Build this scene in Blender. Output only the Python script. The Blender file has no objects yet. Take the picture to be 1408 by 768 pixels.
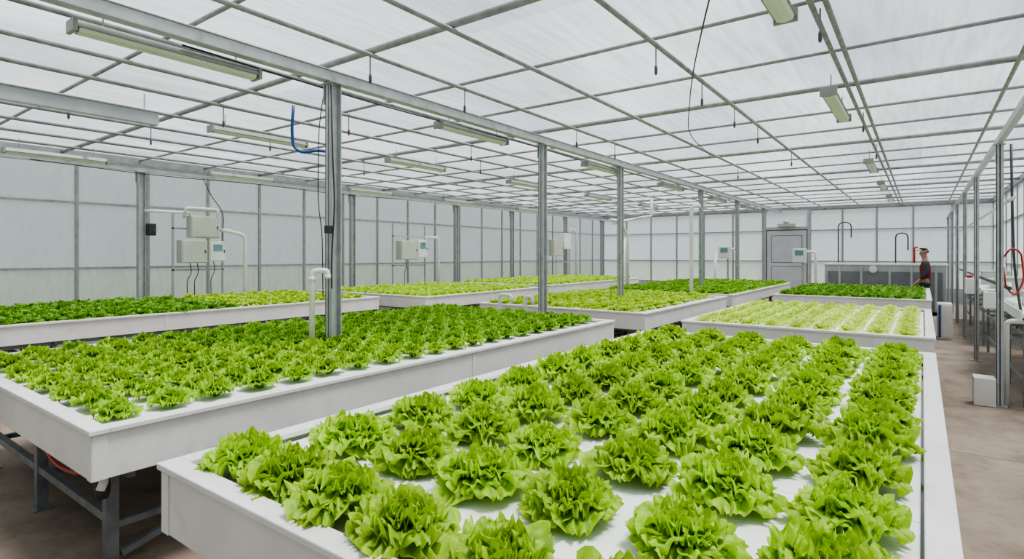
import bpy, math, random
from mathutils import Vector, Matrix
random.seed(7)
C = bpy.context.scene.collection
bpy.context.scene.view_settings.look = 'AgX - Medium High Contrast'
FZ = -.17   # floor level
# ---------------------------------------------------------------- materials
def newmat(name):
    m = bpy.data.materials.new(name); m.use_nodes = True
    nt = m.node_tree; nt.nodes.clear()
    out = nt.nodes.new('ShaderNodeOutputMaterial')
    return m, nt, out
def ramp(nt, fac, cols):
    r = nt.nodes.new('ShaderNodeValToRGB')
    e = r.color_ramp.elements
    e[0].position, e[0].color = cols[0][0], (*cols[0][1], 1)
    e[1].position, e[1].color = cols[-1][0], (*cols[-1][1], 1)
    for p, c in cols[1:-1]:
        n = e.new(p); n.color = (*c, 1)
    nt.links.new(fac, r.inputs[0]); return r.outputs[0]
def noise(nt, scale, detail=4, coord='Object', stretch=(1, 1, 1)):
    tc = nt.nodes.new('ShaderNodeTexCoord'); mp = nt.nodes.new('ShaderNodeMapping')
    mp.inputs['Scale'].default_value = stretch
    n = nt.nodes.new('ShaderNodeTexNoise'); n.inputs['Scale'].default_value = scale; n.inputs['Detail'].default_value = detail
    nt.links.new(tc.outputs[coord], mp.inputs[0]); nt.links.new(mp.outputs[0], n.inputs['Vector'])
    return n.outputs[0]
def mult(nt, a, b):
    mu = nt.nodes.new('ShaderNodeMixRGB'); mu.blend_type = 'MULTIPLY'; mu.inputs[0].default_value = 1
    nt.links.new(a, mu.inputs[1]); nt.links.new(b, mu.inputs[2]); return mu.outputs[0]
def solid(name, c1, c2=None, rough=.5, metal=0, scale=6, bump=0, stretch=(1, 1, 1), lo=.35, hi=.7, spots=None, spots2=None):
    m, nt, out = newmat(name)
    b = nt.nodes.new('ShaderNodeBsdfPrincipled')
    b.inputs['Roughness'].default_value = rough; b.inputs['Metallic'].default_value = metal
    c2 = c2 or tuple(x*.8 for x in c1)
    nz = noise(nt, scale, 5, 'Object', stretch)
    col = ramp(nt, nz, [(lo, c1), (hi, c2)])
    for sp in (spots, spots2):
        if sp: col = mult(nt, col, ramp(nt, noise(nt, sp[0], 10), [(sp[1], (1, 1, 1)), (sp[2], sp[3])]))
    nt.links.new(col, b.inputs['Base Color'])
    if bump:
        bp = nt.nodes.new('ShaderNodeBump'); bp.inputs['Strength'].default_value = bump; bp.inputs['Distance'].default_value = .01
        nt.links.new(nz, bp.inputs['Height']); nt.links.new(bp.outputs[0], b.inputs['Normal'])
    nt.links.new(b.outputs[0], out.inputs[0]); return m
M_white = solid('white_tray', (.80, .79, .77), (.69, .68, .65), .38, scale=2.2, bump=.05, spots=(7, .58, .85, (.82, .81, .78)))
M_foam = solid('foam_board', (.88, .88, .87), (.82, .82, .80), .6, scale=3)
M_galv = solid('galvanised_steel', (.48, .50, .50), (.34, .355, .36), .4, .2, 9, lo=.3, hi=.75)
M_under = solid('bed_frame_steel', (.23, .25, .27), (.15, .165, .18), .5, .3, 10)
M_pipe = solid('roof_pipe', (.32, .325, .31), (.21, .215, .205), .5, .2, 9)
M_dark = solid('dark_steel', (.10, .105, .11), (.06, .065, .07), .5, .3, 8)
M_pvc = solid('pvc_white', (.82, .82, .80), (.72, .72, .69), .3, scale=4)
M_beige = solid('box_beige', (.52, .54, .47), (.45, .47, .41), .45, scale=3)
M_black = solid('black_rubber', (.02, .02, .02), (.035, .035, .035), .5)
M_blue = solid('blue_hose', (.02, .09, .26), (.02, .06, .2), .4)
M_red = solid('red_plastic', (.5, .03, .02), (.4, .02, .02), .35)
M_orange = solid('orange_plastic', (.75, .18, .03), None, .4)
M_water = solid('dark_water', (.02, .025, .02), None, .08)
M_floor = solid('concrete_floor', (.33, .262, .20), (.23, .18, .14), .8, scale=1.0, bump=.15, lo=.3, hi=.7, spots=(2.5, .46, .70, (.66, .64, .62)), spots2=(14, .5, .75, (.80, .78, .76)))
M_joint = solid('floor_joint', (.15, .12, .10), None, .9)
M_ground = solid('outside_grass', (.14, .18, .10), (.20, .22, .15), .9, scale=.4)
M_door = solid('door_paint', (.56, .58, .60), (.48, .50, .52), .4, scale=2)
M_tank = solid('tank_grey', (.52, .54, .55), (.40, .42, .43), .35, .25, scale=2)
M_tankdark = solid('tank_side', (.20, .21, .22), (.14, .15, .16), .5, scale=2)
M_lens = solid('lamp_diffuser', (.62, .66, .52), (.52, .56, .42), .3, scale=3)
M_lampbody = solid('lamp_body', (.32, .33, .30), (.24, .25, .23), .45, scale=5)
M_skin = solid('skin', (.40, .22, .15), (.35, .19, .13), .6)
M_maroon = solid('vest_maroon', (.16, .02, .025), (.11, .015, .02), .8)
M_shirt = solid('shirt_grey', (.06, .055, .06), (.045, .04, .045), .85)
M_cap = solid('cap_dark', (.06, .018, .02), (.04, .012, .014), .9)
M_trouser = solid('trousers_dark', (.03, .032, .04), (.02, .022, .03), .85)
M_screen = solid('screen', (.18, .32, .36), (.12, .2, .24), .2)
M_clear = solid('jar_glass', (.6, .65, .66), (.5, .55, .56), .15)
M_frame = solid('window_frame_metal', (.34, .35, .35), (.25, .26, .26), .5, .3, 8)

def panel_mat(name, c1, c2, scale, stretch, dirt, clear=0, dscale=9, dstretch=(1, 1, .4), cells=False, drange=(.44, .66), tint=(.85, .87, .9)):
    m, nt, out = newmat(name)
    tr = nt.nodes.new('ShaderNodeBsdfTranslucent'); df = nt.nodes.new('ShaderNodeBsdfPrincipled')
    df.inputs['Roughness'].default_value = .25
    mx = nt.nodes.new('ShaderNodeMixShader'); mx.inputs[0].default_value = .25
    col = ramp(nt, noise(nt, scale, 4, 'Object', stretch), [(.34, c1), (.66, c2)])
    col = mult(nt, col, ramp(nt, noise(nt, dscale, 9, 'Object', dstretch), [(drange[0], (1, 1, 1)), (drange[1], dirt)]))
    if cells:   # every sheet has aged a little differently
        tc = nt.nodes.new('ShaderNodeTexCoord'); sn = nt.nodes.new('ShaderNodeVectorMath'); sn.operation = 'SNAP'
        sn.inputs[1].default_value = (1.15, 4.03, 50); nt.links.new(tc.outputs['Object'], sn.inputs[0])
        wn = nt.nodes.new('ShaderNodeTexWhiteNoise'); nt.links.new(sn.outputs[0], wn.inputs['Vector'])
        col = mult(nt, col, ramp(nt, wn.outputs['Value'], [(0, (.76, .78, .80)), (1, (1, 1, 1))]))
    nt.links.new(col, tr.inputs[0]); nt.links.new(col, df.inputs['Base Color'])
    nt.links.new(tr.outputs[0], mx.inputs[1]); nt.links.new(df.outputs[0], mx.inputs[2])
    tp = nt.nodes.new('ShaderNodeBsdfTransparent'); m2 = nt.nodes.new('ShaderNodeMixShader'); m2.inputs[0].default_value = clear
    tp.inputs[0].default_value = (*tint, 1)
    nt.links.new(mx.outputs[0], m2.inputs[1]); nt.links.new(tp.outputs[0], m2.inputs[2])
    nt.links.new(m2.outputs[0], out.inputs[0])
    return m
M_roof = panel_mat('roof_polycarbonate', (.46, .485, .52), (.30, .32, .345), .45, (1.6, .5, 1), (.78, .79, .79), .33, 3, (5, .4, 1), True, (.42, .68))
M_wallp = panel_mat('wall_polycarbonate', (.60, .645, .71), (.49, .53, .60), .35, (.7, .7, 1.2), (.94, .94, .94), .12)
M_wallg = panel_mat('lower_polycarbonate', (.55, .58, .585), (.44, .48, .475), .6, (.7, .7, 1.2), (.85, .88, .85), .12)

def leaf_mat(name, dark, bright, pale, var=.12):
    m, nt, out = newmat(name)
    b = nt.nodes.new('ShaderNodeBsdfPrincipled'); b.inputs['Roughness'].default_value = .45
    b.inputs['Specular IOR Level'].default_value = .4
    at = nt.nodes.new('ShaderNodeAttribute'); at.attribute_name = 'leaf'
    sp = nt.nodes.new('ShaderNodeSeparateColor'); nt.links.new(at.outputs['Color'], sp.inputs[0])
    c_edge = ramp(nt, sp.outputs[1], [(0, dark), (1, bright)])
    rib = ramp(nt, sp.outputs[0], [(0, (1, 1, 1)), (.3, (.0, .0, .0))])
    m1 = nt.nodes.new('ShaderNodeMixRGB'); m1.inputs[2].default_value = (*pale, 1)
    nt.links.new(rib, m1.inputs[0]); nt.links.new(c_edge, m1.inputs[1])
    nz = noise(nt, 45, 4)
    m2 = mult(nt, m1.outputs[0], ramp(nt, nz, [(.3, (.74, .79, .7)), (.7, (1.15, 1.12, 1.1))]))
    oi = nt.nodes.new('ShaderNodeObjectInfo'); hs = nt.nodes.new('ShaderNodeHueSaturation')
    ad = nt.nodes.new('ShaderNodeMath'); ad.operation = 'ADD'; nt.links.new(oi.outputs['Random'], ad.inputs[0]); nt.links.new(sp.outputs[2], ad.inputs[1])
    mr = nt.nodes.new('ShaderNodeMapRange'); mr.inputs[1].default_value = 0; mr.inputs[2].default_value = 2
    mr.inputs[3].default_value = 1-var*1.6; mr.inputs[4].default_value = 1+var*1.6
    nt.links.new(ad.outputs[0], mr.inputs[0]); nt.links.new(mr.outputs[0], hs.inputs['Value'])
    nt.links.new(m2, hs.inputs['Color'])
    nt.links.new(hs.outputs[0], b.inputs['Base Color'])
    tr = nt.nodes.new('ShaderNodeBsdfTranslucent'); nt.links.new(hs.outputs[0], tr.inputs[0])
    mx = nt.nodes.new('ShaderNodeMixShader'); mx.inputs[0].default_value = .30
    bp = nt.nodes.new('ShaderNodeBump'); bp.inputs['Strength'].default_value = .5; bp.inputs['Distance'].default_value = .004
    nt.links.new(nz, bp.inputs['Height']); nt.links.new(bp.outputs[0], b.inputs['Normal'])
    nt.links.new(b.outputs[0], mx.inputs[1]); nt.links.new(tr.outputs[0], mx.inputs[2])
    nt.links.new(mx.outputs[0], out.inputs[0]); return m
L_fore = leaf_mat('lettuce_leaf_fresh', (.14, .34, .016), (.46, .70, .055), (.56, .74, .18))
L_mid = leaf_mat('lettuce_leaf_mid', (.13, .33, .018), (.42, .66, .050), (.48, .68, .14))
L_midd = leaf_mat('lettuce_leaf_middark', (.09, .26, .015), (.28, .53, .033), (.36, .57, .12))
L_yel = leaf_mat('lettuce_leaf_yellow', (.31, .50, .04), (.57, .76, .085), (.6, .75, .2))
L_pale = leaf_mat('lettuce_leaf_pale', (.56, .74, .10), (.76, .92, .20), (.74, .9, .3))
L_dark = leaf_mat('lettuce_leaf_dark', (.07, .21, .014), (.21, .44, .03), (.3, .5, .08))

# ---------------------------------------------------------------- helpers
def tag(o, label=None, cat=None, group=None, kind=None):
    if label: o['label'] = label
    if cat: o['category'] = cat
    if group: o['group'] = group
    if kind: o['kind'] = kind
    return o
def thing(name, loc, label, cat, group=None, kind=None):
    o = bpy.data.objects.new(name, None); o.empty_display_size = .1; o.location = loc
    C.objects.link(o); return tag(o, label, cat, group, kind)
class G:
    """geometry accumulator (world coords)"""
    def __init__(s): s.v = []; s.f = []; s.m = []
    def box(s, x0, x1, y0, y1, z0, z1, m=0):
        n = len(s.v)
        s.v += [(x0, y0, z0), (x1, y0, z0), (x1, y1, z0), (x0, y1, z0), (x0, y0, z1), (x1, y0, z1), (x1, y1, z1), (x0, y1, z1)]
        for f in ((0, 3, 2, 1), (4, 5, 6, 7), (0, 1, 5, 4), (1, 2, 6, 5), (2, 3, 7, 6), (3, 0, 4, 7)):
            s.f.append(tuple(n+i for i in f)); s.m.append(m)
        return s
    def quad(s, a, b, c, d, m=0):
        n = len(s.v); s.v += [a, b, c, d]; s.f.append((n, n+1, n+2, n+3)); s.m.append(m); return s
    def tube(s, pts, r, seg=10, m=0, fillet=0, radii=None):
        pts = [Vector(p) for p in pts]
        if fillet:
            q = [pts[0]]
            for i in range(1, len(pts)-1):
                a, b, c = pts[i-1], pts[i], pts[i+1]
                d1 = (a-b); d2 = (c-b); k = min(fillet, d1.length*.49, d2.length*.49)
                p1 = b+d1.normalized()*k; p2 = b+d2.normalized()*k
                for j in range(6):
                    t = j/5; q.append((1-t)**2*p1+2*t*(1-t)*b+t*t*p2)
            q.append(pts[-1]); pts = q
        n0 = len(s.v); N = len(pts)
        t0 = (pts[1]-pts[0]).normalized()
        up = Vector((0, 0, 1)) if abs(t0.z) < .9 else Vector((1, 0, 0))
        nrm = (up-t0*up.dot(t0)).normalized()
        for i, p in enumerate(pts):
            if i == 0: t = t0
            elif i == N-1: t = (pts[-1]-pts[-2]).normalized()
            else: t = ((pts[i+1]-p).normalized()+(p-pts[i-1]).normalized()).normalized()
            nrm = (nrm-t*nrm.dot(t)).normalized(); bi = t.cross(nrm)
            rr = radii[i] if radii else r
            for k in range(seg):
                a = 2*math.pi*k/seg
                s.v.append(tuple(p+(nrm*math.cos(a)+bi*math.sin(a))*rr))
        for i in range(N-1):
            for k in range(seg):
                a = n0+i*seg+k; b = n0+i*seg+(k+1) % seg
                s.f.append((a, b, b+seg, a+seg)); s.m.append(m)
        s.f.append(tuple(n0+k for k in reversed(range(seg)))); s.m.append(m)
        s.f.append(tuple(n0+(N-1)*seg+k for k in range(seg))); s.m.append(m)
        return s
    def beam(s, a, b, w, h, m=0):
        a = Vector(a); b = Vector(b); t = (b-a).normalized()
        up = Vector((0, 0, 1)) if abs(t.z) < .95 else Vector((0, 1, 0))
        sd = t.cross(up).normalized()*w/2; u = sd.cross(t).normalized()*h/2
        n = len(s.v)
        for p in (a, b):
            for q in (-sd-u, sd-u, sd+u, -sd+u): s.v.append(tuple(p+q))
        for f in ((0, 1, 2, 3), (7, 6, 5, 4), (0, 4, 5, 1), (1, 5, 6, 2), (2, 6, 7, 3), (3, 7, 4, 0)):
            s.f.append(tuple(n+i for i in f)); s.m.append(m)
        return s
    def mesh(s, name, mats, origin=(0, 0, 0), smooth=False):
        me = bpy.data.meshes.new(name)
        ox, oy, oz = origin
        me.from_pydata([(x-ox, y-oy, z-oz) for x, y, z in s.v], [], s.f)
        for mt in (mats if isinstance(mats, (list, tuple)) else [mats]): me.materials.append(mt)
        me.polygons.foreach_set('material_index', s.m)
        if smooth: 
            for p in me.polygons: p.use_smooth = len(p.vertices) == 4
        me.update(); return me
def add(name, g, mats, origin=None, parent=None, bevel=0, smooth=False, label=None, cat=None, group=None, kind=None):
    if parent is not None: org = tuple(parent.location)
    else: org = origin if origin else (0, 0, 0)
    me = g.mesh(name, mats, org, smooth)
    o = bpy.data.objects.new(name, me); C.objects.link(o)
    if parent is not None: o.parent = parent
    else: o.location = org
    if bevel:
        b = o.modifiers.new('bevel', 'BEVEL'); b.width = bevel; b.segments = 2; b.limit_method = 'ANGLE'
    return tag(o, label, cat, group, kind)
def copy_tree(src, loc, rotz=0):
    o = src.copy(); C.objects.link(o); o.location = loc; o.rotation_euler = (0, 0, rotz)
    for ch in src.children:
        c = ch.copy(); C.objects.link(c); c.parent = o; c.matrix_parent_inverse = ch.matrix_parent_inverse.copy()
    return o

# ---------------------------------------------------------------- camera / world / light
cam = bpy.data.cameras.new('camera'); co = bpy.data.objects.new('camera', cam); C.objects.link(co)
co.location = (0, 0, 1.65); co.rotation_euler = (math.radians(90), 0, math.radians(36.2))
cam.sensor_width = 36; cam.lens = 771/1408*36; cam.shift_y = -34/1408; cam.clip_start = .05; cam.clip_end = 300
bpy.context.scene.camera = co
w = bpy.data.worlds.new('overcast_sky'); bpy.context.scene.world = w; w.use_nodes = True
nt = w.node_tree; nt.nodes.clear()
wo = nt.nodes.new('ShaderNodeOutputWorld'); bg = nt.nodes.new('ShaderNodeBackground')
bg.inputs[0].default_value = (.91, .955, 1, 1); bg.inputs[1].default_value = .88
nt.links.new(bg.outputs[0], wo.inputs[0])
sl = bpy.data.lights.new('sun', 'SUN'); sl.energy = 12.5; sl.angle = math.radians(18); sl.color = (1, .975, .94)
so = bpy.data.objects.new('sun', sl); so.rotation_euler = (math.radians(-8), math.radians(16), 0); C.objects.link(so)

# ---------------------------------------------------------------- room shell
XL, XR, YF, YB, ZR = -13.6, 2.1, -1.2, 26.8, 3.72
add('floor', G().box(XL-.1, XR+.1, YF-.1, YB+.1, FZ-.1, FZ), M_floor, kind='structure')
g = G()
for yy in (6.6, 13.8, 21): g.box(XL, XR, yy, yy+.008, FZ, FZ+.0015)
add('trim_2', g, M_joint, kind='structure')
add('floor_outside', G().quad((-60, -40, FZ-.12), (50, -40, FZ-.12), (50, 80, FZ-.12), (-60, 80, FZ-.12)), M_ground, kind='structure')
add('ceiling', G().quad((XL-.05, YF-.05, ZR), (XR+.05, YF-.05, ZR), (XR+.05, YB+.05, ZR), (XL-.05, YB+.05, ZR)), M_roof, kind='structure')
WN = [0]; ZS = [.35, 1.38, 2.69, 3.55]
def window(axis, p, a, b):
    WN[0] += 1; g = G(); f = .028
    def bx(u0, u1, z0, z1, d, m):
        if axis == 'x': g.box(p-d, p+d, u0, u1, z0, z1, m)
        else: g.box(u0, u1, p-d, p+d, z0, z1, m)
    for i in range(3):
        z0, z1 = ZS[i]+.003, ZS[i+1]-.003
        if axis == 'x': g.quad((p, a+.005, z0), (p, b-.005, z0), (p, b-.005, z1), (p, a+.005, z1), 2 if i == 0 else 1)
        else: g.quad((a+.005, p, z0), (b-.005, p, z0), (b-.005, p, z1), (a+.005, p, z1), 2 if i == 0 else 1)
    for i in range(4): bx(a, b, ZS[i]-f*.7, ZS[i]+f*.7, f*.9, 0)
    bx(a-f*.0, a+f, ZS[0], ZS[3], f, 0); bx(b-f, b, ZS[0], ZS[3], f, 0)
    cen = (p, (a+b)/2, ZS[0]) if axis == 'x' else ((a+b)/2, p, ZS[0])
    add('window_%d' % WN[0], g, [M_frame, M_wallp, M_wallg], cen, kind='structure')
n = 22; st = (YB-YF)/n
for i in range(n):
    window('x', XL, YF+i*st, YF+(i+1)*st)
    window('x', XR, YF+i*st, YF+(i+1)*st)
def xrange_w(x0, x1, k, yy):
    for i in range(k): window('y', yy, x0+(x1-x0)*i/k, x0+(x1-x0)*(i+1)/k)
xrange_w(XL, -5.7, 6, YB); xrange_w(-3.85, XR, 5, YB); xrange_w(XL, XR, 10, YF)
def wall(name, axis, p, a, b):
    g = G()
    if axis == 'x': g.box(p-.04, p+.04, a, b, FZ, .33, 1); g.box(p-.05, p+.05, a, b, 3.57, ZR, 0)
    else: g.box(a, b, p-.04, p+.04, FZ, .33, 1); g.box(a, b, p-.05, p+.05, 3.57, ZR, 0)
    add(name, g, [M_frame, M_tank], kind='structure')
wall('wall_left', 'x', XL, YF, YB); wall('wall_right', 'x', XR, YF, YB)
wall('wall_back', 'y', YB, XL, XR); wall('wall_front', 'y', YF, XL, XR)
add('trim_1', G().box(-5.72, -5.60, YB-.08, YB+.06, FZ, 3.57).box(-3.95, -3.83, YB-.08, YB+.06, FZ, 3.57).box(-5.60, -3.95, YB-.08, YB+.06, 2.74, 2.86), M_galv, kind='structure', bevel=.005)
WN[0] += 1
add('window_%d' % WN[0], G().quad((-5.60, YB, 2.86), (-3.95, YB, 2.86), (-3.95, YB, 3.56), (-5.6, YB, 3.56)), M_wallp, kind='structure')
d = G().box(-5.56, -3.99, YB-.05, YB+.0, FZ+.02, 2.70).box(-5.60, -3.95, YB-.01, YB+.02, FZ, 2.74, 1)
for z0, z1 in ((.1, 1.15), (1.3, 2.5)):
    d.box(-5.40, -4.15, YB-.056, YB-.05, z0, z1, 1); d.box(-5.37, -4.18, YB-.066, YB-.055, z0+.03, z1-.03)
door = add('door_1', d, [M_door, M_tankdark], (-4.8, YB, FZ), kind='structure', bevel=.003)
add('door_handle', G().tube([(-4.08, YB-.06, 1.15), (-4.08, YB-.12, 1.15), (-4.08, YB-.12, 1.4), (-4.08, YB-.06, 1.4)], .016, 8), M_dark, parent=door)

# roof structure
def pipe(name, a, b, r, label, cat, group, mat=M_pipe, seg=8):
    return add(name, G().tube([a, b], r, seg), mat, a, smooth=True, label=label, cat=cat, group=group)
for x in (.78, -.60, -.70, -2.0, -3.3, -4.35, -5.6, -6.5, -7.4, -8.5, -9.5, -10.5, -11.5, -12.5):
    pipe('roof_purlin', (x, YF, 3.60), (x, YB, 3.60), .023, 'thin galvanised steel roof purlin pipe under translucent panels', 'pipe', 'lengthwise roof purlins')
for i in range(23):
    yy = 3.65-4.03+(i-2)*1.343+1.343
    if yy < YF+.1 or yy > YB-.1: continue
    big = i % 3 == 1
    pipe('roof_rafter', (XL, yy, 3.66), (XR, yy, 3.66), .034 if big else .02,
         'galvanised steel cross rafter tube under translucent roof', 'pipe', 'crosswise roof rafters')
for x, z, wd in ((-5.0, 3.50, .11), (-13.1, 3.42, .10)):
    g = G().box(x-wd/2, x+wd/2, YF, YB-.1, z-.05, z+.055).box(x-wd/2-.015, x+wd/2+.015, YF, YB-.1, z+.055, z+.067)
    add('roof_beam', g, M_galv, (x, YF, z), bevel=.004, label='long galvanised steel main beam carried on posts', cat='beam', group='main roof beams')
for (pts, r) in (([(-.3, 2, 3.55), (-1.2, 4, 3.50), (-2.0, 6, 3.56), (-2.9, 8.5, 3.5), (-3.3, 11, 3.56)], .007), ([(-5.1, 2.2, 3.44), (-5.14, 4.5, 3.40), (-5.12, 7, 3.43), (-5.14, 9.5, 3.40), (-5.1, 12, 3.43)], .009), ([(-12.9, 3, 3.36), (-12.6, 5, 3.26), (-12.9, 7.2, 3.35), (-12.6, 9.5, 3.26), (-12.9, 12, 3.35)], .009)):
    add('overhead_wire', G().tube(pts, r, 6, fillet=.8), M_black, pts[0], smooth=True, label='thin black wire strung sagging beneath the roof', cat='wire', group='overhead wires')
g = G().box(.72, .78, 2, YB-.1, 2.98, 3.06)
add('side_beam', g, M_galv, (.75, 2, 3.0), bevel=.004, label='galvanised steel side beam resting on a row of posts', cat='beam')
g = G().box(-8.05, -7.95, YF, 3.15, 3.32, 3.48).box(-8.08, -7.92, YF, 3.15, 3.475, 3.49).tube([(-8, 1, 3.47), (-8, 1, 3.7)], .01).tube([(-8, 3, 3.47), (-8, 3, 3.7)], .01)
add('gutter_channel', g, M_tank, (-8, 3, 3.3), bevel=.004, label='pale grey metal channel hanging under the roof pipes', cat='channel')

# posts
def post(x, y, z1, w, label, group):
    z0 = FZ
    t = thing('steel_post', (x, y, z0), label, 'post', group)
    g = G().box(x-w/2, x+w/2, y-w/2, y-w/2+.012, z0, z1).box(x-w/2, x+w/2, y+w/2-.012, y+w/2, z0, z1).box(x-.008, x+.008, y-w/2, y+w/2, z0, z1)
    g.box(x-w/2, x-w/2+.012, y-w/2, y+w/2, z0, z1)
    add('column', g, M_galv, parent=t, bevel=.003)
    add('base_plate', G().box(x-w, x+w, y-w, y+w, z0, z0+.012), M_galv, parent=t)
    add('cap_plate', G().box(x-w*.8, x+w*.8, y-w*.75, y+w*.75, z1-.012, z1).box(x-w*.62, x-w*.5, y-w*.6, y+w*.6, z1-.22, z1), M_galv, parent=t, bevel=.002)
    return t
for i, yy in enumerate((3.65, 7.68, 10.6, 15.8, 19.6, 23.5)):
    post(-5.0, yy, 3.445, .12 if i == 0 else .105, 'galvanised steel I-section post standing among the growing beds', 'central row of posts')
for yy in (4.85, 10.2, 14.6, 17.9, 22, 25.6):
    post(-13.1, yy, 3.365, .13, 'galvanised steel post along the window wall', 'posts along the window wall')
for yy in (8.9, 12.5, 15.7, 19.0, 22.2, 25.4):
    post(.75, yy, 2.98, .07, 'slim galvanised steel post beside the aisle', 'posts beside the aisle')

# lamps
def lamp(L=1.45):
    t = thing('fluorescent_lamp', (0, 0, 0), 'long narrow fluorescent batten lamp hanging unlit under roof', 'lamp', 'fluorescent lamps under the roof')
    g = G(); n = len(g.v)
    for yy in (0, L):
        g.v += [(-.08, yy, .0), (.08, yy, .0), (.045, yy, .06), (-.045, yy, .06)]
    g.f += [(0, 1, 2, 3), (7, 6, 5, 4), (0, 4, 5, 1), (1, 5, 6, 2), (2, 6, 7, 3), (3, 7, 4, 0)]; g.m += [0]*6
    add('housing', g, M_lampbody, parent=t, bevel=.004)
    g = G()
    pts = [(-.065, -.002), (-.052, -.03), (0, -.04), (.052, -.03), (.065, -.002)]
    for yy in (.03, L-.03): g.v += [(x, yy, z) for x, z in pts]
    for k in range(4): g.f.append((k, k+1, k+6, k+5)); g.m.append(0)
    g.f += [(4, 3, 2, 1, 0), (5, 6, 7, 8, 9), (0, 5, 9, 4)]; g.m += [0]*3
    add('diffuser', g, M_lens, parent=t)
    for yy in (0, L):
        add('end_cap', G().box(-.082, .082, yy-.015, yy+.015, -.035, .062), M_lampbody, parent=t, bevel=.004)
    for yy in (.2, L-.2):
        add('hanger', G().tube([(0, yy, .06), (0, yy, .24)], .006, 6), M_pipe, parent=t)
    return t
L0 = lamp()
spots = [(-5.17, 1.45), (-5.17, 5.42), (-5.17, 9.4), (-5.17, 13.2), (-5.17, 17.2), (-5.17, 21),
         (-7.85, 3.75), (-7.85, 6.9), (-7.85, 10.6), (-7.85, 14.4), (-7.85, 18.2),
         (-12.2, 2.5), (-12.2, 5.8), (-12.2, 9.4), (-12.2, 13), (-12.2, 17),
         (-.8, 3.0), (-.8, 6.75), (-.8, 12.2), (-.8, 16), (-.8, 20)]
L0.location = (spots[0][0], spots[0][1], 3.36)
for x, y in spots[1:]: copy_tree(L0, (x, y, 3.36))

# sprinkler droppers
t = thing('sprinkler_dropper', (-2.0, 3.65, 3.59), 'short hanging sprinkler dropper with dark nozzle', 'sprinkler', 'sprinkler droppers under roof pipes')
x, y, z = t.location
add('drop_pipe', G().tube([(x, y, z), (x, y, z-.22)], .007, 6), M_tankdark, parent=t)
add('nozzle', G().tube([(x, y, z-.18), (x, y, z-.2), (x, y, z-.25), (x, y, z-.27)], .01, 8, radii=[.010, .015, .015, .006]), M_dark, parent=t, smooth=True)
t.location = (-2.0, 5.0, 3.59)
for x, y in ((-2.0, 6.35), (-2, 7.7), (-2, 9.0), (-2, 11.7), (-4.35, 3.6), (-4.35, 5.0), (-4.35, 7.65), (-4.35, 9.0), (-3.3, 13.0), (-6.5, 5.0), (-6.5, 7.65), (-7.4, 3.7), (-8.5, 5.0),
             (-8.5, 2.35), (-9.5, 3.65), (-.65, 5.0), (-.65, 9.0), (-.65, 11.7), (-9.5, 7.7), (-7.4, 9.0)):
    copy_tree(t, (x, y, 3.59))

# ---------------------------------------------------------------- beds
ZT = .75
def bed(x0, x1, y0, y1, label, side=.27, inset=.12):
    cx, cy = (x0+x1)/2, (y0+y1)/2
    t = thing('growing_bed', (cx, cy, FZ), label, 'growing bed', 'raised hydroponic growing beds')
    g = G(); w = .04; zb = ZT-side
    g.box(x0, x1, y0, y0+w, zb, ZT-.03).box(x0, x1, y1-w, y1, zb, ZT-.03)
    g.box(x0, x0+w, y0+w, y1-w, zb, ZT-.03).box(x1-w, x1, y0+w, y1-w, zb, ZT-.03)
    g.box(x0+w, x1-w, y0+w, y1-w, zb+.02, zb+.05)
    for xx in (x0-.006, x1-.06):
        g.box(xx, xx+.066, y0-.006, y0, zb, ZT-.04)
    for yy in (y0, y1-.066, y0+(y1-y0)*.5):
        g.box(x1, x1+.006, yy, yy+.066, zb, ZT-.04); g.box(x0-.006, x0, yy, yy+.066, zb, ZT-.04)
    add('tray', g, M_white, parent=t, bevel=.004)
    g = G(); a = .02; b = .075
    g.box(x0-a, x1+a, y0-a, y0+b, ZT-.03, ZT).box(x0-a, x1+a, y1-b, y1+a, ZT-.03, ZT)
    g.box(x0-a, x0+b, y0+b, y1-b, ZT-.03, ZT).box(x1-b, x1+a, y0+b, y1-b, ZT-.03, ZT)
    add('rim', g, M_white, parent=t, bevel=.006)
    add('water', G().box(x0+w, x1-w, y0+w, y1-w, ZT-.12, ZT-.085), M_water, parent=t)
    k = max(3, round((y1-y0)/1.2)); L = (y1-y0-.16)/k
    for i in range(k):
        ya = y0+.08+i*L
        add('foam_raft', G().box(x0+.085, x1-.085, ya+.002, ya+L-.002, ZT-.09, ZT-.045), M_foam, parent=t, bevel=.004)
    zr = zb-.03
    for xx in (x0+inset, (x0+x1)/2, x1-inset):
        add('frame_rail', G().box(xx-.03, xx+.03, y0+.1, y1-.1, zr-.03, zr+.03), M_under, parent=t, bevel=.003)
        add('lower_rail', G().box(xx-.02, xx+.02, y0+.2, y1-.2, .06, .10), M_under, parent=t, bevel=.003)
    ny = 4
    for i in range(ny):
        yy = y0+.2+(y1-y0-.4)*i/(ny-1)
        for xx in (x0+inset, (x0+x1)/2, x1-inset):
            add('leg', G().box(xx-.033, xx+.033, yy-.033, yy+.033, FZ, zr-.03).box(xx-.05, xx+.05, yy-.05, yy+.05, FZ, FZ+.01), M_under, parent=t, bevel=.003)
        add('cross_rail', G().box(x0+inset, x1-inset, yy-.025, yy+.025, .10, .15), M_under, parent=t, bevel=.003)
        add('cross_rail', G().box(x0+.06, x1-.06, yy-.02, yy+.02, zr-.02, zr+.028), M_under, parent=t, bevel=.003)
    return t
B1 = bed(-2.66, .08, 1.07, 6.43, 'white raised hydroponic bed with large green lettuce heads', .30)
B2 = bed(-6.75, -3.44, 1.05, 7.07, 'white raised hydroponic bed densely planted with small lettuces', inset=.36)
add('sloping_brace', G().beam((-3.80, 1.3, -.1), (-3.80, 3.1, .38), .04, .04), M_under, parent=B2, bevel=.003)
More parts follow.
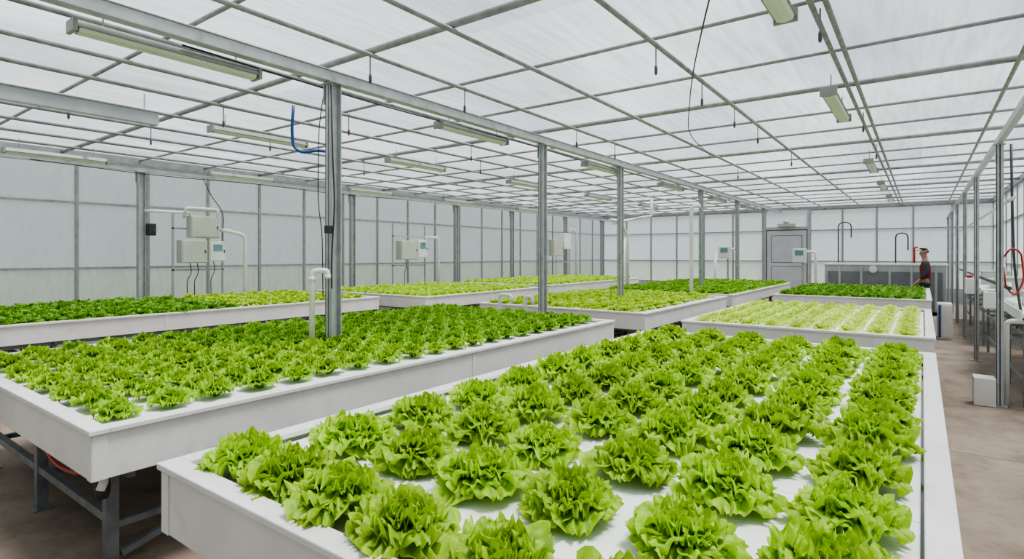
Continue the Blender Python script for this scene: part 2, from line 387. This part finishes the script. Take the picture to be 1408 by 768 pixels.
B3 = bed(-2.66, .10, 7.6, 11.6, 'white raised hydroponic bed with pale seedling rows')
B4 = bed(-6.75, -3.46, 8.2, 12.65, 'white raised hydroponic bed with yellow-green lettuce beyond a post')
B5 = bed(-12.4, -8.6, 8.6, 13.1, 'white raised hydroponic bed of yellow-green lettuce near window wall')
B6 = bed(-12.4, -8.9, 14.0, 20.5, 'white raised hydroponic bed of light lettuce by window wall')
B7 = bed(-6.75, -3.46, 13.15, 20.0, 'white raised hydroponic bed with dense deep green lettuce')
B8 = bed(-2.75, .14, 13.9, 18.8, 'white raised hydroponic bed with dark green lettuce near tank')
B9 = bed(-12.55, -9.45, -.4, 8.05, 'white raised hydroponic bed beside window wall, two lettuce shades')
ZP = ZT-.044
# ---------------------------------------------------------------- lettuce
def leaf(g, rnd, ang, L, W, p0, p1, r0, amp, nu, nv, z0=0, curl=.25):
    base = len(g['v']); ca, sa = math.cos(ang), math.sin(ang)
    ph1, ph2, ph3 = (rnd.uniform(0, 6.28) for _ in range(3)); k1 = rnd.choice((7, 8, 9, 10)); k2 = rnd.choice((15, 17, 19, 21))
    r, z = r0, z0; tw = rnd.uniform(-.2, .2); hue = rnd.random()
    for j in range(nv+1):
        v = j/nv; p = p0+(p1-p0)*v**1.5
        if j: r += math.cos(p)*L/nv; z += math.sin(p)*L/nv
        nr, nz = -math.sin(p), math.cos(p)
        wv = W*(.15+.85*min(1, v/.62)**1.4)*math.sqrt(max(0.0, 1-max(0, (v-.62)/.46)**2.6))
        for i in range(nu+1):
            u = -1+2*i/nu
            e = max(abs(u)**1.4*min(1, v*1.8), v**2.8)
            th = math.atan2(u*.9, (v-.45))
            ruf = amp*(e**1.3)*(math.sin(k1*th+ph1)+.7*math.sin(k2*th+ph2))+amp*.5*math.sin(9*v+6*u+ph3)*math.cos(7*u+ph1)
            cup = curl*W*u*u
            lat = u*wv*(1+.06*math.sin(k2*th*.7+ph3)*e)+tw*W*v
            back = .13*L*abs(u)**3.0*v**2+.015*L*e*math.sin(k1*th*1.3+ph2)
            rr = r+nr*(ruf+cup)-math.cos(p)*back; zz = z+nz*(ruf+cup)-math.sin(p)*back
            g['v'].append((rr*ca-lat*sa, rr*sa+lat*ca, max(zz, .004+.006*rnd.random())))
            rib = min(1, abs(u)*3+max(0, v-.4)*1.6)
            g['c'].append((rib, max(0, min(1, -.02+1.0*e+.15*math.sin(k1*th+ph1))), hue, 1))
    for j in range(nv):
        for i in range(nu):
            a = base+j*(nu+1)+i; g['f'].append((a, a+1, a+nu+2, a+nu+1))
def finish(g, name, mat):
    me = bpy.data.meshes.new(name); me.from_pydata(g['v'], [], g['f']); me.materials.append(mat)
    ca = me.color_attributes.new('leaf', 'FLOAT_COLOR', 'POINT')
    ca.data.foreach_set('color', [x for c in g['c'] for x in c])
    me.polygons.foreach_set('use_smooth', [True]*len(me.polygons)); me.update(); return me
def head(seed, R, rings, nu, nv, amp, g=None, off=(0, 0, 0), rot=0):
    rnd = random.Random(seed); h = {'v': [], 'f': [], 'c': []}
    a0 = rnd.uniform(0, 6)
    for (cnt, Lf, Wf, p0, p1, r0) in rings:
        for k in range(cnt):
            ang = a0+2*math.pi*(k+rnd.uniform(-.25, .25))/cnt
            leaf(h, rnd, ang, R*Lf*rnd.uniform(.90, 1.10), R*Wf*rnd.uniform(.88, 1.12), math.radians(p0+rnd.uniform(-7, 7)), math.radians(p1+rnd.uniform(-16, 16)),
                 R*r0, R*amp*rnd.uniform(.8, 1.2), nu, nv, curl=rnd.uniform(.02, .30))
        a0 += 2.4
    if g is None: return h
    n = len(g['v']); c, s = math.cos(rot), math.sin(rot)
    g['v'] += [(x*c-y*s+off[0], x*s+y*c+off[1], z+off[2]) for x, y, z in h['v']]
    g['c'] += h['c']; g['f'] += [tuple(i+n for i in f) for f in h['f']]
R_big = [(8, 1.08, .48, 54, -54, .05), (8, 1.00, .46, 64, -34, .05), (8, .93, .42, 73, -8, .05), (8, .86, .36, 80, 26, .04), (7, .78, .30, 85, 56, .03), (6, .68, .24, 88, 86, .02)]
R_mid = [(6, .98, .38, 50, -22, .05), (6, .92, .35, 64, 6, .04), (5, .82, .31, 76, 38, .03), (4, .70, .25, 86, 75, .02)]
R_small = [(6, 1.0, .42, 34, -5, .03), (5, .85, .38, 62, 30, .02), (3, .6, .29, 84, 70, .02)]
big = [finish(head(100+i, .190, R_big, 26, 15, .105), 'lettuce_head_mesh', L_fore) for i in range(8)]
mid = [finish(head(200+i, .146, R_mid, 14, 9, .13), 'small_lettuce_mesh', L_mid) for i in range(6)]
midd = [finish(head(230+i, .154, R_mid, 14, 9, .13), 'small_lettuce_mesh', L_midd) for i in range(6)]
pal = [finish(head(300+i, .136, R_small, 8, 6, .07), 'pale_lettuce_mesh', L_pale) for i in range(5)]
def plant(name, me, x, y, s, label, group, jit=.07):
    o = bpy.data.objects.new(name, me); o.location = (x, y, ZP)
    o.rotation_euler = (random.uniform(-.05, .05), random.uniform(-.05, .05), random.uniform(0, 6.28)); s *= random.uniform(1-jit, 1+jit)
    o.scale = (s, s, s*random.uniform(.98, 1.14)); C.objects.link(o); tag(o, label, 'lettuce', group)
for r in range(11):
    cols = (-.20, -.61, -1.01, -1.41, -1.82, -2.24) if r else (-.18, -.58, -.98, -1.36, -1.71, -2.05, -2.38)
    for c, x in enumerate(cols):
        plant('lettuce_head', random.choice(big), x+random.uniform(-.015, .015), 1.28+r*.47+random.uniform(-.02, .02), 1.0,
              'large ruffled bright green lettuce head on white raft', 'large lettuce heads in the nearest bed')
for i in range(11):
    for j in range(20):
        dk = (j+i*.8+random.uniform(-2, 2)) > 11
        plant('small_lettuce', random.choice(midd if dk else mid), -3.78-i*.272+random.uniform(-.015, .015), 1.27+j*.292+random.uniform(-.015, .015), .98,
              'small deep green lettuce plant packed among others' if dk else 'small leafy bright green lettuce plant on white raft', 'small lettuces in the dense bed')
for i in range(9):
    for j in range(18):
        plant('pale_lettuce', random.choice(pal), -.15-i*.285+random.uniform(-.006, .006), 7.80+j*.212+random.uniform(-.008, .008), 1.0,
              'pale yellow-green young lettuce in a spaced row', 'young pale lettuces in rows', .04)
def crop(x0, x1, y0, y1, sp, R, mat, label, seed, rings=R_small, nu=6, nv=5):
    g = {'v': [], 'f': [], 'c': []}; rnd = random.Random(seed)
    y = y0+.2
    while y < y1-.16:
        x = x0+.2
        while x < x1-.16:
            head(rnd.randint(0, 9999), R*rnd.uniform(.85, 1.15), rings, nu, nv, .09, g, (x+rnd.uniform(-.03, .03)-(x0+x1)/2, y+rnd.uniform(-.03, .03)-(y0+y1)/2, 0), rnd.uniform(0, 6.28)); x += sp
        y += sp
    o = bpy.data.objects.new('lettuce_crop', finish(g, 'lettuce_crop', mat)); o.location = ((x0+x1)/2, (y0+y1)/2, ZP)
    C.objects.link(o); tag(o, label, 'lettuce', None, 'stuff')
crop(-6.75, -3.46, 8.2, 12.65, .27, .165, L_yel, 'dense yellow-green young lettuces filling a white bed', 1)
crop(-12.4, -8.6, 8.6, 13.1, .28, .165, L_yel, 'dense light green lettuces filling a white bed', 2)
crop(-12.4, -8.9, 14.0, 20.5, .30, .175, L_yel, 'dense light lettuces filling a bed by the window wall', 3)
crop(-6.75, -3.46, 13.15, 20.0, .29, .18, L_midd, 'dense deep green lettuces filling a white bed', 4)
crop(-2.75, .14, 13.9, 18.8, .27, .18, L_dark, 'dense dark green lettuces filling a bed near tank', 5)
crop(-12.55, -9.45, -.4, 5.3, .27, .18, L_dark, 'dense dark green lettuces beside the window wall', 6)
crop(-12.55, -9.45, 5.3, 8.05, .27, .165, L_yel, 'light green lettuces at the end of a wall bed', 7)

# ---------------------------------------------------------------- pipes, boxes
def pvc(pts, r, label, name='pvc_pipe', mat=M_pvc, fil=.06, cat='pipe', couplings=()):
    g = G().tube(pts, r, 12, fillet=fil)
    for (a, b) in couplings: g.tube([a, b], r*1.25, 12)
    return add(name, g, mat, pts[0], smooth=True, label=label, cat=cat)
pvc([(-4.98, 3.38, .70), (-4.98, 3.38, 1.49), (-4.89, 3.50, 1.49), (-4.89, 3.50, 1.42)], .027, 'white plastic pipe with elbow top rising from bed',
    couplings=[((-4.98, 3.38, 1.38), (-4.98, 3.38, 1.43)), ((-4.89, 3.50, 1.41), (-4.89, 3.50, 1.445))])
pvc([(-5.75, 7.5, FZ), (-5.75, 7.5, .98), (-5.5, 7.5, .98), (-5.5, 7.5, .86)], .03, 'low white plastic pipe with two elbows between beds')
pvc([(-5.3, 7.62, FZ), (-5.3, 7.62, .96), (-5.15, 7.62, .96), (-5.15, 7.62, .84)], .03, 'low white plastic elbow pipe beside a post')
pvc([(-4.3, 12.88, FZ), (-4.3, 12.88, 2.75), (-4.1, 12.88, 2.78)], .045, 'tall white plastic pipe standing between beds')
pvc([(-8.0, 17.5, FZ), (-8.0, 17.5, 2.3), (-8.0, 16.9, 2.75), (-8.0, 16.2, 2.75)], .06, 'white plastic riser pipe bent toward the roof')
pvc([(-7.6, 18.6, 3.6), (-7.6, 18.6, 3.0), (-8.0, 18.2, 2.9), (-8.4, 17.2, 2.7)], .05, 'white plastic overhead pipe section with bends')
pvc([(-8.0, 16.9, FZ), (-7.95, 17.1, 1.2), (-8.0, 17.3, 2.2)], .045, 'slanting white plastic hose pipe', fil=.2)
pvc([(-2.63, 25, FZ), (-2.63, 25, 2.9), (-2.2, 25, 2.9), (-2.2, 25, 2.3)], .022, 'dark gooseneck pipe standing behind the tank', 'gooseneck_pipe', M_dark, .25)
pvc([(-.75, 23.6, FZ), (-.75, 23.6, 2.4), (-.4, 23.6, 2.4), (-.4, 23.6, 1.8)], .022, 'slim dark gooseneck pipe above the tank', 'gooseneck_pipe', M_dark, .2)
pvc([(-.22, 23.4, FZ), (-.22, 23.4, 1.9), (-.12, 23.4, 1.9)], .03, 'red standpipe with valve behind the tank', 'red_standpipe', M_red, .05)
pvc([(-6.62, 4.22, 3.6), (-6.66, 4.22, 3.3), (-6.66, 4.24, 3.06), (-6.55, 4.30, 2.98), (-6.42, 4.42, 3.02), (-6.28, 4.52, 3.0)], .02, 'small blue hose looping down from roof pipes', 'blue_hose', M_blue, .1, 'hose')
add('electric_cable', G().tube([(-4.93, 3.57, 3.40), (-4.90, 3.57, 2.6), (-4.88, 3.58, 2.2), (-4.92, 3.57, 1.6), (-4.93, 3.58, 1.3)], .008, 6, fillet=.2), M_black, (-4.9, 3.57, 1.3), smooth=True, label='black electric cable clipped down a steel post', cat='cable')
add('electric_cable', G().tube([(-5.08, 3.6, 3.40), (-5.14, 3.57, 3.0), (-5.17, 3.58, 2.2), (-5.08, 3.57, 1.9), (-5.08, 3.58, 1.2)], .005, 6, fillet=.2), M_black, (-5.08, 3.57, 1.2), smooth=True, label='black electric cable hanging loose beside a steel post', cat='cable')
add('junction_box', G().box(-4.95, -4.90, 3.5, 3.57, 1.87, 1.95), M_black, (-4.92, 3.55, 1.85), bevel=.006, label='small black junction box mounted on steel post', cat='electric box')

def cabinet(x, y0, y1, z0, z1, label, d=.18, mat=M_beige, screen=False, name='electrical_box'):
    t = thing(name, (x, (y0+y1)/2, z0), label, 'electric box')
    add('body', G().box(x, x+d, y0, y1, z0, z1), mat, parent=t, bevel=.012)
    add('box_door', G().box(x+d, x+d+.015, y0+.02, y1-.02, z0+.02, z1-.02), mat, parent=t, bevel=.005)
    add('latch', G().box(x+d+.015, x+d+.03, y1-.07, y1-.045, (z0+z1)/2-.03, (z0+z1)/2+.03), M_dark, parent=t)
    if screen: add('screen', G().box(x+d+.015, x+d+.02, y0+.08, y1-.1, z0+(z1-z0)*.5, z1-.08), M_screen, parent=t)
    return t
def rack(y0, y1, x=-13.02):
    add('mounting_rail', G().box(x, x+.04, y0, y1, 1.3, 1.34).box(x, x+.04, y0, y1, 2.2, 2.24).box(x, x+.04, y0, y0+.04, FZ, 2.6).box(x, x+.04, y1-.04, y1, FZ, 2.6), M_galv, (x, y0, FZ), bevel=.003,
        label='steel mounting frame for electrical boxes by windows', cat='frame', group='mounting frames by the window wall')
rack(5.4, 6.5); rack(11.6, 13.0); rack(20.3, 22.2)
X0 = -12.98
cabinet(X0, 5.48, 6.02, 1.47, 1.97, 'beige electrical cabinet mounted on frame by windows', .25)
cabinet(X0, 5.68, 6.3, 2.02, 2.5, 'large pale cabinet above other boxes on frame', .22, M_beige)
cabinet(X0, 6.08, 6.46, 1.5, 1.96, 'white control box with small screen on frame', .2, M_pvc, True)
cabinet(-13.05, 4.915, 5.08, 2.05, 2.3, 'small black box fixed beside a post', .1, M_black)
cabinet(X0, 11.72, 12.4, 1.5, 2.08, 'beige electrical cabinet on frame beside window wall', .25)
cabinet(X0, 12.46, 12.9, 1.55, 2.12, 'white control box with screen on frame', .2, M_pvc, True)
cabinet(X0, 20.4, 21.2, 1.6, 2.3, 'beige electrical cabinet near the far window wall', .25)
cabinet(X0, 21.25, 21.9, 1.9, 2.6, 'white electrical cabinet near the far window wall', .25, M_pvc)
pvc([(-13.05, 4.90, 2.56), (-12.92, 5.0, 2.56), (-12.87, 5.72, 2.56), (-12.87, 5.75, 2.45)], .03, 'white plastic conduit running to cabinet by windows')
pvc([(-12.9, 5.6, 2.45), (-12.8, 5.6, 2.66), (-12.75, 6.25, 2.66), (-12.78, 6.25, 2.45)], .033, 'white plastic pipe looping over the cabinet')
pvc([(-12.9, 6.4, 2.2), (-12.7, 6.4, 2.2), (-12.7, 6.85, 2.1), (-12.7, 6.85, FZ)], .045, 'white plastic drain pipe bending down beside boxes', fil=.12)
pvc([(-12.9, 12.9, 2.2), (-12.7, 12.9, 2.2), (-12.7, 13.3, 2.2), (-12.7, 13.3, FZ)], .05, 'white plastic pipe bending down near boxes', fil=.12)
pvc([(-12.9, 21.9, 2.7), (-12.7, 21.9, 2.8), (-12.7, 22.3, 2.7), (-12.7, 22.3, FZ)], .05, 'white plastic pipe beside far cabinets', fil=.12)
for (yy, z1) in ((5.7, 1.50), (5.85, 1.50), (6.2, 1.53), (12.0, 1.53), (20.8, 1.63)):
    add('electric_cable', G().tube([(-12.85, yy, z1), (-12.83, yy+.03, z1-.25), (-12.8, yy-.08, z1-.4), (-12.88, yy-.02, FZ)], .009, 6, fillet=.15), M_black, (-12.85, yy, FZ), smooth=True, label='black cable hanging below an electrical cabinet', cat='cable', group='cables below cabinets')
add('electric_cable', G().tube([(-12.9, 6.0, 3.35), (-12.8, 6.1, 3.0), (-12.78, 6.4, 2.6), (-12.8, 6.38, 1.93)], .009, 6, fillet=.2), M_black, (-12.9, 6, 1.93), smooth=True, label='black cable draped from beam to control box', cat='cable')
def stand(x, y, zt, label):
    t = thing('control_stand', (x, y, FZ), label, 'control stand')
    add('pole', G().box(x-.03, x+.03, y-.03, y+.03, FZ, zt).box(x-.15, x+.15, y-.15, y+.15, FZ, FZ+.02), M_galv, parent=t, bevel=.003)
    add('control_box', G().box(x-.28, x+.12, y-.2, y-.03, zt-.45, zt), M_pvc, parent=t, bevel=.015)
    add('box_face', G().box(x-.2, x+.04, y-.215, y-.2, zt-.22, zt-.06), M_screen, parent=t)
    add('side_pipe', G().tube([(x+.1, y-.1, zt-.1), (x+.38, y-.1, zt-.1), (x+.38, y-.1, FZ)], .04, 10, fillet=.1), M_pvc, parent=t, smooth=True)
stand(-5.6, 20.7, 1.95, 'white control box on pole with drain pipe')
stand(-3.15, 20.4, 1.85, 'white control box on pole beside tank')
pvc([(-6.1, 20.9, 1.75), (-6.1, 20.9, FZ)], .05, 'short white plastic riser pipe near control box')
t = thing('ventilation_hood', (-4.8, YB-.2, 2.86), 'small white unit mounted above grey door', 'vent unit')
add('body', G().box(-5.1, -4.4, YB-.3, YB-.08, 2.86, 3.0), M_beige, parent=t, bevel=.02)
add('top_cover', G().tube([(-4.75, YB-.18, 3.0), (-4.75, YB-.18, 3.1), (-4.75, YB-.18, 3.16)], .1, 12, radii=[.14, .12, .03]), M_beige, parent=t, smooth=True)

# ---------------------------------------------------------------- tank
t = thing('water_tank', (-1, 22, FZ), 'long grey rectangular water tank with white rim', 'tank')
g = G()
x0, x1, y0, y1, z1 = -2.6, .58, 21.0, 22.8, 1.32; zb = FZ+.1
g.box(x0, x1, y0, y0+.05, zb, z1).box(x0, x1, y1-.05, y1, zb, z1).box(x0, x0+.05, y0+.05, y1-.05, zb, z1).box(x1-.05, x1, y0+.05, y1-.05, zb, z1).box(x0+.05, x1-.05, y0+.05, y1-.05, zb, zb+.05)
for xx in (-2.2, -1.6, -.85, -.3, .3): g.box(xx, xx+.06, y0-.05, y0, zb, z1-.02)
add('tank_wall', g, M_tank, parent=t, bevel=.006)
g = G().box(x0-.04, x1+.04, y0-.05, y0+.08, z1, z1+.05).box(x0-.04, x1+.04, y1-.08, y1+.04, z1, z1+.05).box(x0-.04, x0+.08, y0+.08, y1-.08, z1, z1+.05).box(x1-.08, x1+.04, y0+.08, y1-.08, z1, z1+.05)
add('tank_rim', g, M_pvc, parent=t, bevel=.008)
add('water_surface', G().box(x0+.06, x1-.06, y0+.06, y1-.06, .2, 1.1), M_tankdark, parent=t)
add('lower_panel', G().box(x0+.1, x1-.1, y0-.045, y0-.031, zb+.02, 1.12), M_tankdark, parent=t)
for xx in (-2.5, -1.0, .4):
    add('tank_foot', G().box(xx, xx+.1, y0+.1, y1-.1, FZ, zb), M_galv, parent=t)
t = thing('pressure_gauge', (-1.25, 20.9, 1.2), 'round dial gauge with pale face on tank', 'gauge')
add('dial', G().tube([(-1.25, 21.0, 1.2), (-1.25, 20.9, 1.2)], .13, 20), M_galv, parent=t, smooth=True)
add('dial_face', G().tube([(-1.25, 20.9, 1.2), (-1.25, 20.89, 1.2)], .105, 20), M_pvc, parent=t)
t = thing('storage_cabinet', (.40, 15.4, FZ), 'small white floor cabinet with blue side beside bed', 'cabinet')
add('cabinet_body', G().box(.26, .52, 15.2, 15.7, FZ, .60), M_pvc, parent=t, bevel=.01)
add('cabinet_side', G().box(.28, .32, 15.185, 15.2, FZ+.04, .57), M_blue, parent=t, bevel=.003)
add('cabinet_door', G().box(.34, .51, 15.18, 15.2, FZ+.04, .57), M_pvc, parent=t, bevel=.004)

# ---------------------------------------------------------------- aisle side benches & items
def bench(y0, y1, label):
    t = thing('side_bench', (1.45, (y0+y1)/2, FZ), label, 'bench', 'benches along the side wall')
    add('bench_top', G().box(.95, 1.95, y0, y1, .90, .95).box(.93, .95, y0-.02, y1, .86, .99), M_white, parent=t, bevel=.006)
    k = 4
    for xx in (.99, 1.88):
        for i in range(k):
            yy = y0+.1+(y1-y0-.2)*i/(k-1)
            add('leg', G().box(xx-.02, xx+.02, yy-.02, yy+.02, FZ, .9), M_under, parent=t, bevel=.003)
        for z in (.1, .5): add('side_rail', G().box(xx-.018, xx+.018, y0+.1, y1-.1, z, z+.04), M_under, parent=t, bevel=.003)
    for i in range(k):
        yy = y0+.1+(y1-y0-.2)*i/(k-1)
        add('cross_rail', G().box(.99, 1.88, yy-.018, yy+.018, .5, .54), M_under, parent=t, bevel=.003)
    add('brace', G().beam((.99, y0+.12, .05), (1.88, y0+.12, .85), .03, .03), M_under, parent=t)
    add('brace', G().beam((.99, y0+.12, .85), (1.88, y0+.12, .25), .03, .03), M_under, parent=t)
bench(8.9, 13.8, 'steel frame bench with white top beside aisle posts'); bench(14.6, 20.5, 'long steel frame bench continuing along the side wall')
t = thing('storage_jar', (1.12, 9.4, .95), 'clear jar with orange lid on bench', 'jar')
add('jar_body', G().tube([(1.12, 9.4, .95), (1.12, 9.4, 1.15), (1.12, 9.4, 1.19)], .07, 14, radii=[.08, .08, .06]), M_clear, parent=t, smooth=True)
add('jar_lid', G().tube([(1.12, 9.4, 1.19), (1.12, 9.4, 1.23)], .065, 14), M_orange, parent=t, smooth=True)
pvc([(1.0, 9.7, .99), (1.0, 10.8, .99), (1.0, 10.8, 1.25)], .04, 'white plastic pipe lying along bench edge')
pvc([(.82, 9.0, FZ), (.82, 9.0, .85), (1.02, 9.0, .85), (1.02, 9.0, .6)], .03, 'white plastic drain pipe under the bench corner')
pvc([(1.0, 11.4, .99), (1.0, 11.4, 1.5), (1.0, 12.2, 1.5), (1.0, 12.2, .98)], .03, 'white plastic pipe arch standing on bench')
pvc([(.79, 8.95, 1.62), (.86, 8.95, 1.74), (.95, 8.98, 1.68), (.98, 9.0, 1.35), (.90, 8.98, 1.15), (.81, 8.95, 1.25), (.79, 8.95, 1.5)], .010, 'red hose looped beside slim post', 'red_hose', M_red, .08, 'hose')
pvc([(.86, 8.97, 2.98), (.87, 8.97, 2.2), (.90, 9.1, 1.5), (.98, 9.3, .96)], .014, 'grey supply hose dropping to bench', 'supply_hose', M_dark, .2, 'hose')
pvc([(.84, 8.5, 2.3), (.84, 25, 2.3)], .02, 'white conduit running along the aisle posts')
pvc([(.84, 8.9, 1.25), (.84, 20, 1.25)], .022, 'dark water line running above the bench edge', 'water_line', M_dark)
for i, yy in enumerate((10.6, 12.9, 15.5, 17.6)):
    t = thing('supply_crate', (1.4, yy, .95), 'grey plastic crate of supplies standing on bench', 'crate', 'crates on the side benches')
    add('crate_body', G().box(1.15, 1.65, yy-.25, yy+.25, .95, 1.0+.12*(i % 2+1)).box(1.12, 1.68, yy-.28, yy+.28, 1.0+.12*(i % 2+1), 1.03+.12*(i % 2+1)), (M_tank, M_beige)[i % 2], parent=t, bevel=.01)
t = thing('valve_unit', (.66, 12.5, .95), 'white valve box with red knob on post', 'valve')
add('valve_body', G().box(.60, .715, 12.35, 12.6, .98, 1.25), M_pvc, parent=t, bevel=.01)
add('valve_knob', G().tube([(.66, 12.45, 1.25), (.66, 12.45, 1.30)], .04, 12), M_red, parent=t, smooth=True)
add('wall_box', G().box(.60, .715, 8.84, 8.96, 1.0, 1.2), M_pvc, (.66, 8.9, 1.0), bevel=.01, label='small white box mounted on aisle post', cat='electric box')
add('footing_block', G().box(.50, .71, 8.78, 9.02, FZ, .17), M_white, (.6, 8.9, FZ), bevel=.01, label='white block at the foot of aisle post', cat='block')

# ---------------------------------------------------------------- under-bed plumbing
add('blue_hose', G().tube([(-5.6, 1.4, .40), (-5.0, 1.3, .30), (-4.6, 1.35, .33), (-4.1, 1.4, .32), (-3.7, 1.5, .40)], .022, 10, fillet=.2), M_blue, (-4.6, 1.35, .3), smooth=True, label='blue hose slung beneath the dense lettuce bed', cat='hose')
add('red_hose', G().tube([(-4.9, 1.18, .44), (-4.6, 1.16, .36), (-4.3, 1.14, .34), (-4.0, 1.16, .36), (-3.9, 1.2, .44)], .012, 8, fillet=.2), M_red, (-4.3, 1.2, .3), smooth=True, label='thin red hose beneath the dense lettuce bed', cat='hose')
t = thing('drain_valve', (-3.65, 1.16, .33), 'black and white drain valve below bed corner', 'valve')
add('valve_body', G().tube([(-3.65, 1.16, .49), (-3.65, 1.16, .36), (-3.65, 1.16, .31)], .035, 12, radii=[.03, .04, .03]), M_black, parent=t, smooth=True)
add('drain_pipe', G().tube([(-3.65, 1.16, .44), (-3.55, 1.14, .44), (-3.55, 1.12, .39)], .022, 10, fillet=.05), M_pvc, parent=t, smooth=True)

# ---------------------------------------------------------------- person
def skin(name, nodes, edges, root, mat, parent, lv=2):
    me = bpy.data.meshes.new(name); me.from_pydata([n[:3] for n in nodes], edges, [])
    o = bpy.data.objects.new(name+'_tmp', me); C.objects.link(o)
    sm = o.modifiers.new('s', 'SKIN'); sm.use_smooth_shade = True
    for i, n in enumerate(nodes):
        d = me.skin_vertices[0].data[i]; d.radius = (n[3], n[4] if len(n) > 4 else n[3]); d.use_root = (i == root)
    ss = o.modifiers.new('ss', 'SUBSURF'); ss.levels = lv; ss.render_levels = lv
    dg = bpy.context.evaluated_depsgraph_get(); dg.update()
    m2 = bpy.data.meshes.new_from_object(o.evaluated_get(dg)); m2.materials.clear(); m2.materials.append(mat)
    bpy.data.objects.remove(o)
    for p in m2.polygons: p.use_smooth = True
    r = bpy.data.objects.new(name, m2); C.objects.link(r); r.parent = parent; return r
P = thing('person', (.06, 19.62, FZ), 'person in dark red cap and maroon vest standing, head bowed', 'person')
P.rotation_euler = (0, 0, math.radians(-90)); P.scale = (1.09, 1.09, 1.09)
N = [(0, 0, .97, .13, .10), (0, .01, 1.18, .12, .09), (0, 0, 1.38, .15, .10), (0, .01, 1.53, .07), (0, -.01, 1.60, .055), (0, -.03, 1.67, .065, .075), (0, -.035, 1.75, .078, .092), (0, -.03, 1.81, .055, .065)]
E = [(i, i+1) for i in range(7)]
def addn(p, *n):
    N.append(n); E.append((p, len(N)-1)); return len(N)-1
addn(5, 0, -.125, 1.70, .013); 
for s in (-1, 1):
    addn(6, s*.085, -.02, 1.735, .016)
    sh = addn(2, s*.19, .01, 1.47, .06); el = addn(sh, s*.24, .02, 1.20, .045); wr = addn(el, s*.22, -.13, .99, .028); pm = addn(wr, s*.21, -.19, .94, .034, .02)
    for k, (dx, L) in enumerate(((-.03, .075), (-.01, .085), (.01, .08), (.03, .065))):
        a = addn(pm, s*.21+dx, -.225, .915, .009); b = addn(a, s*.21+dx*1.1, -.25, .915-L*.4, .009); addn(b, s*.21+dx*1.1, -.25, .915-L*.85, .007)
    a = addn(pm, s*.21-s*.045, -.20, .94, .01); addn(a, s*.21-s*.055, -.235, .92, .009)
    hp = addn(0, s*.10, 0, .90, .09); kn = addn(hp, s*.11, -.01, .50, .058); an = addn(kn, s*.11, .02, .10, .04); addn(an, s*.12, -.14, .05, .038)
skin('body', N, E, 0, M_skin, P)
skin('trousers', [(0, 0, 1.0, .145, .115), (.10, 0, .90, .105), (.11, -.01, .5, .078), (.11, .02, .1, .06), (-.10, 0, .90, .105), (-.11, -.01, .5, .078), (-.11, .02, .1, .06)],
     [(0, 1), (1, 2), (2, 3), (0, 4), (4, 5), (5, 6)], 0, M_trouser, P)
skin('shirt', [(0, 0, .98, .15, .12), (0, .01, 1.18, .14, .11), (0, 0, 1.38, .165, .12), (0, .01, 1.52, .085), (.195, .01, 1.48, .075), (.245, .02, 1.2, .06), (.225, -.10, 1.03, .045), (-.195, .01, 1.48, .075), (-.245, .02, 1.2, .06), (-.225, -.10, 1.03, .045)],
     [(0, 1), (1, 2), (2, 3), (2, 4), (4, 5), (5, 6), (2, 7), (7, 8), (8, 9)], 0, M_shirt, P)
skin('vest', [(0, 0, .92, .165, .135), (0, .01, 1.15, .155, .125), (0, 0, 1.36, .18, .135), (0, .005, 1.46, .15, .11)], [(0, 1), (1, 2), (2, 3)], 0, M_maroon, P)
for s in (-1, 1):
    skin('shoe', [(s*.11, .05, .05, .045), (s*.115, -.06, .05, .05), (s*.12, -.18, .04, .04)], [(0, 1), (1, 2)], 0, M_black, P)
skin('hair', [(0, .025, 1.70, .078, .075), (0, .01, 1.79, .088, .095)], [(0, 1)], 0, M_black, P)
skin('cap', [(0, -.03, 1.79, .11, .125), (0, -.025, 1.85, .095, .11)], [(0, 1)], 0, M_cap, P)
skin('cap_brim', [(0, -.10, 1.785, .07, .012), (0, -.19, 1.765, .055, .008)], [(0, 1)], 0, M_cap, P, 1)
for s in (-1, 1):
    g = G().tube([(s*.03, -.112, 1.735), (s*.03, -.12, 1.735)], .009, 8)
    o = bpy.data.objects.new('eye', g.mesh('eye', M_black)); C.objects.link(o); o.parent = P
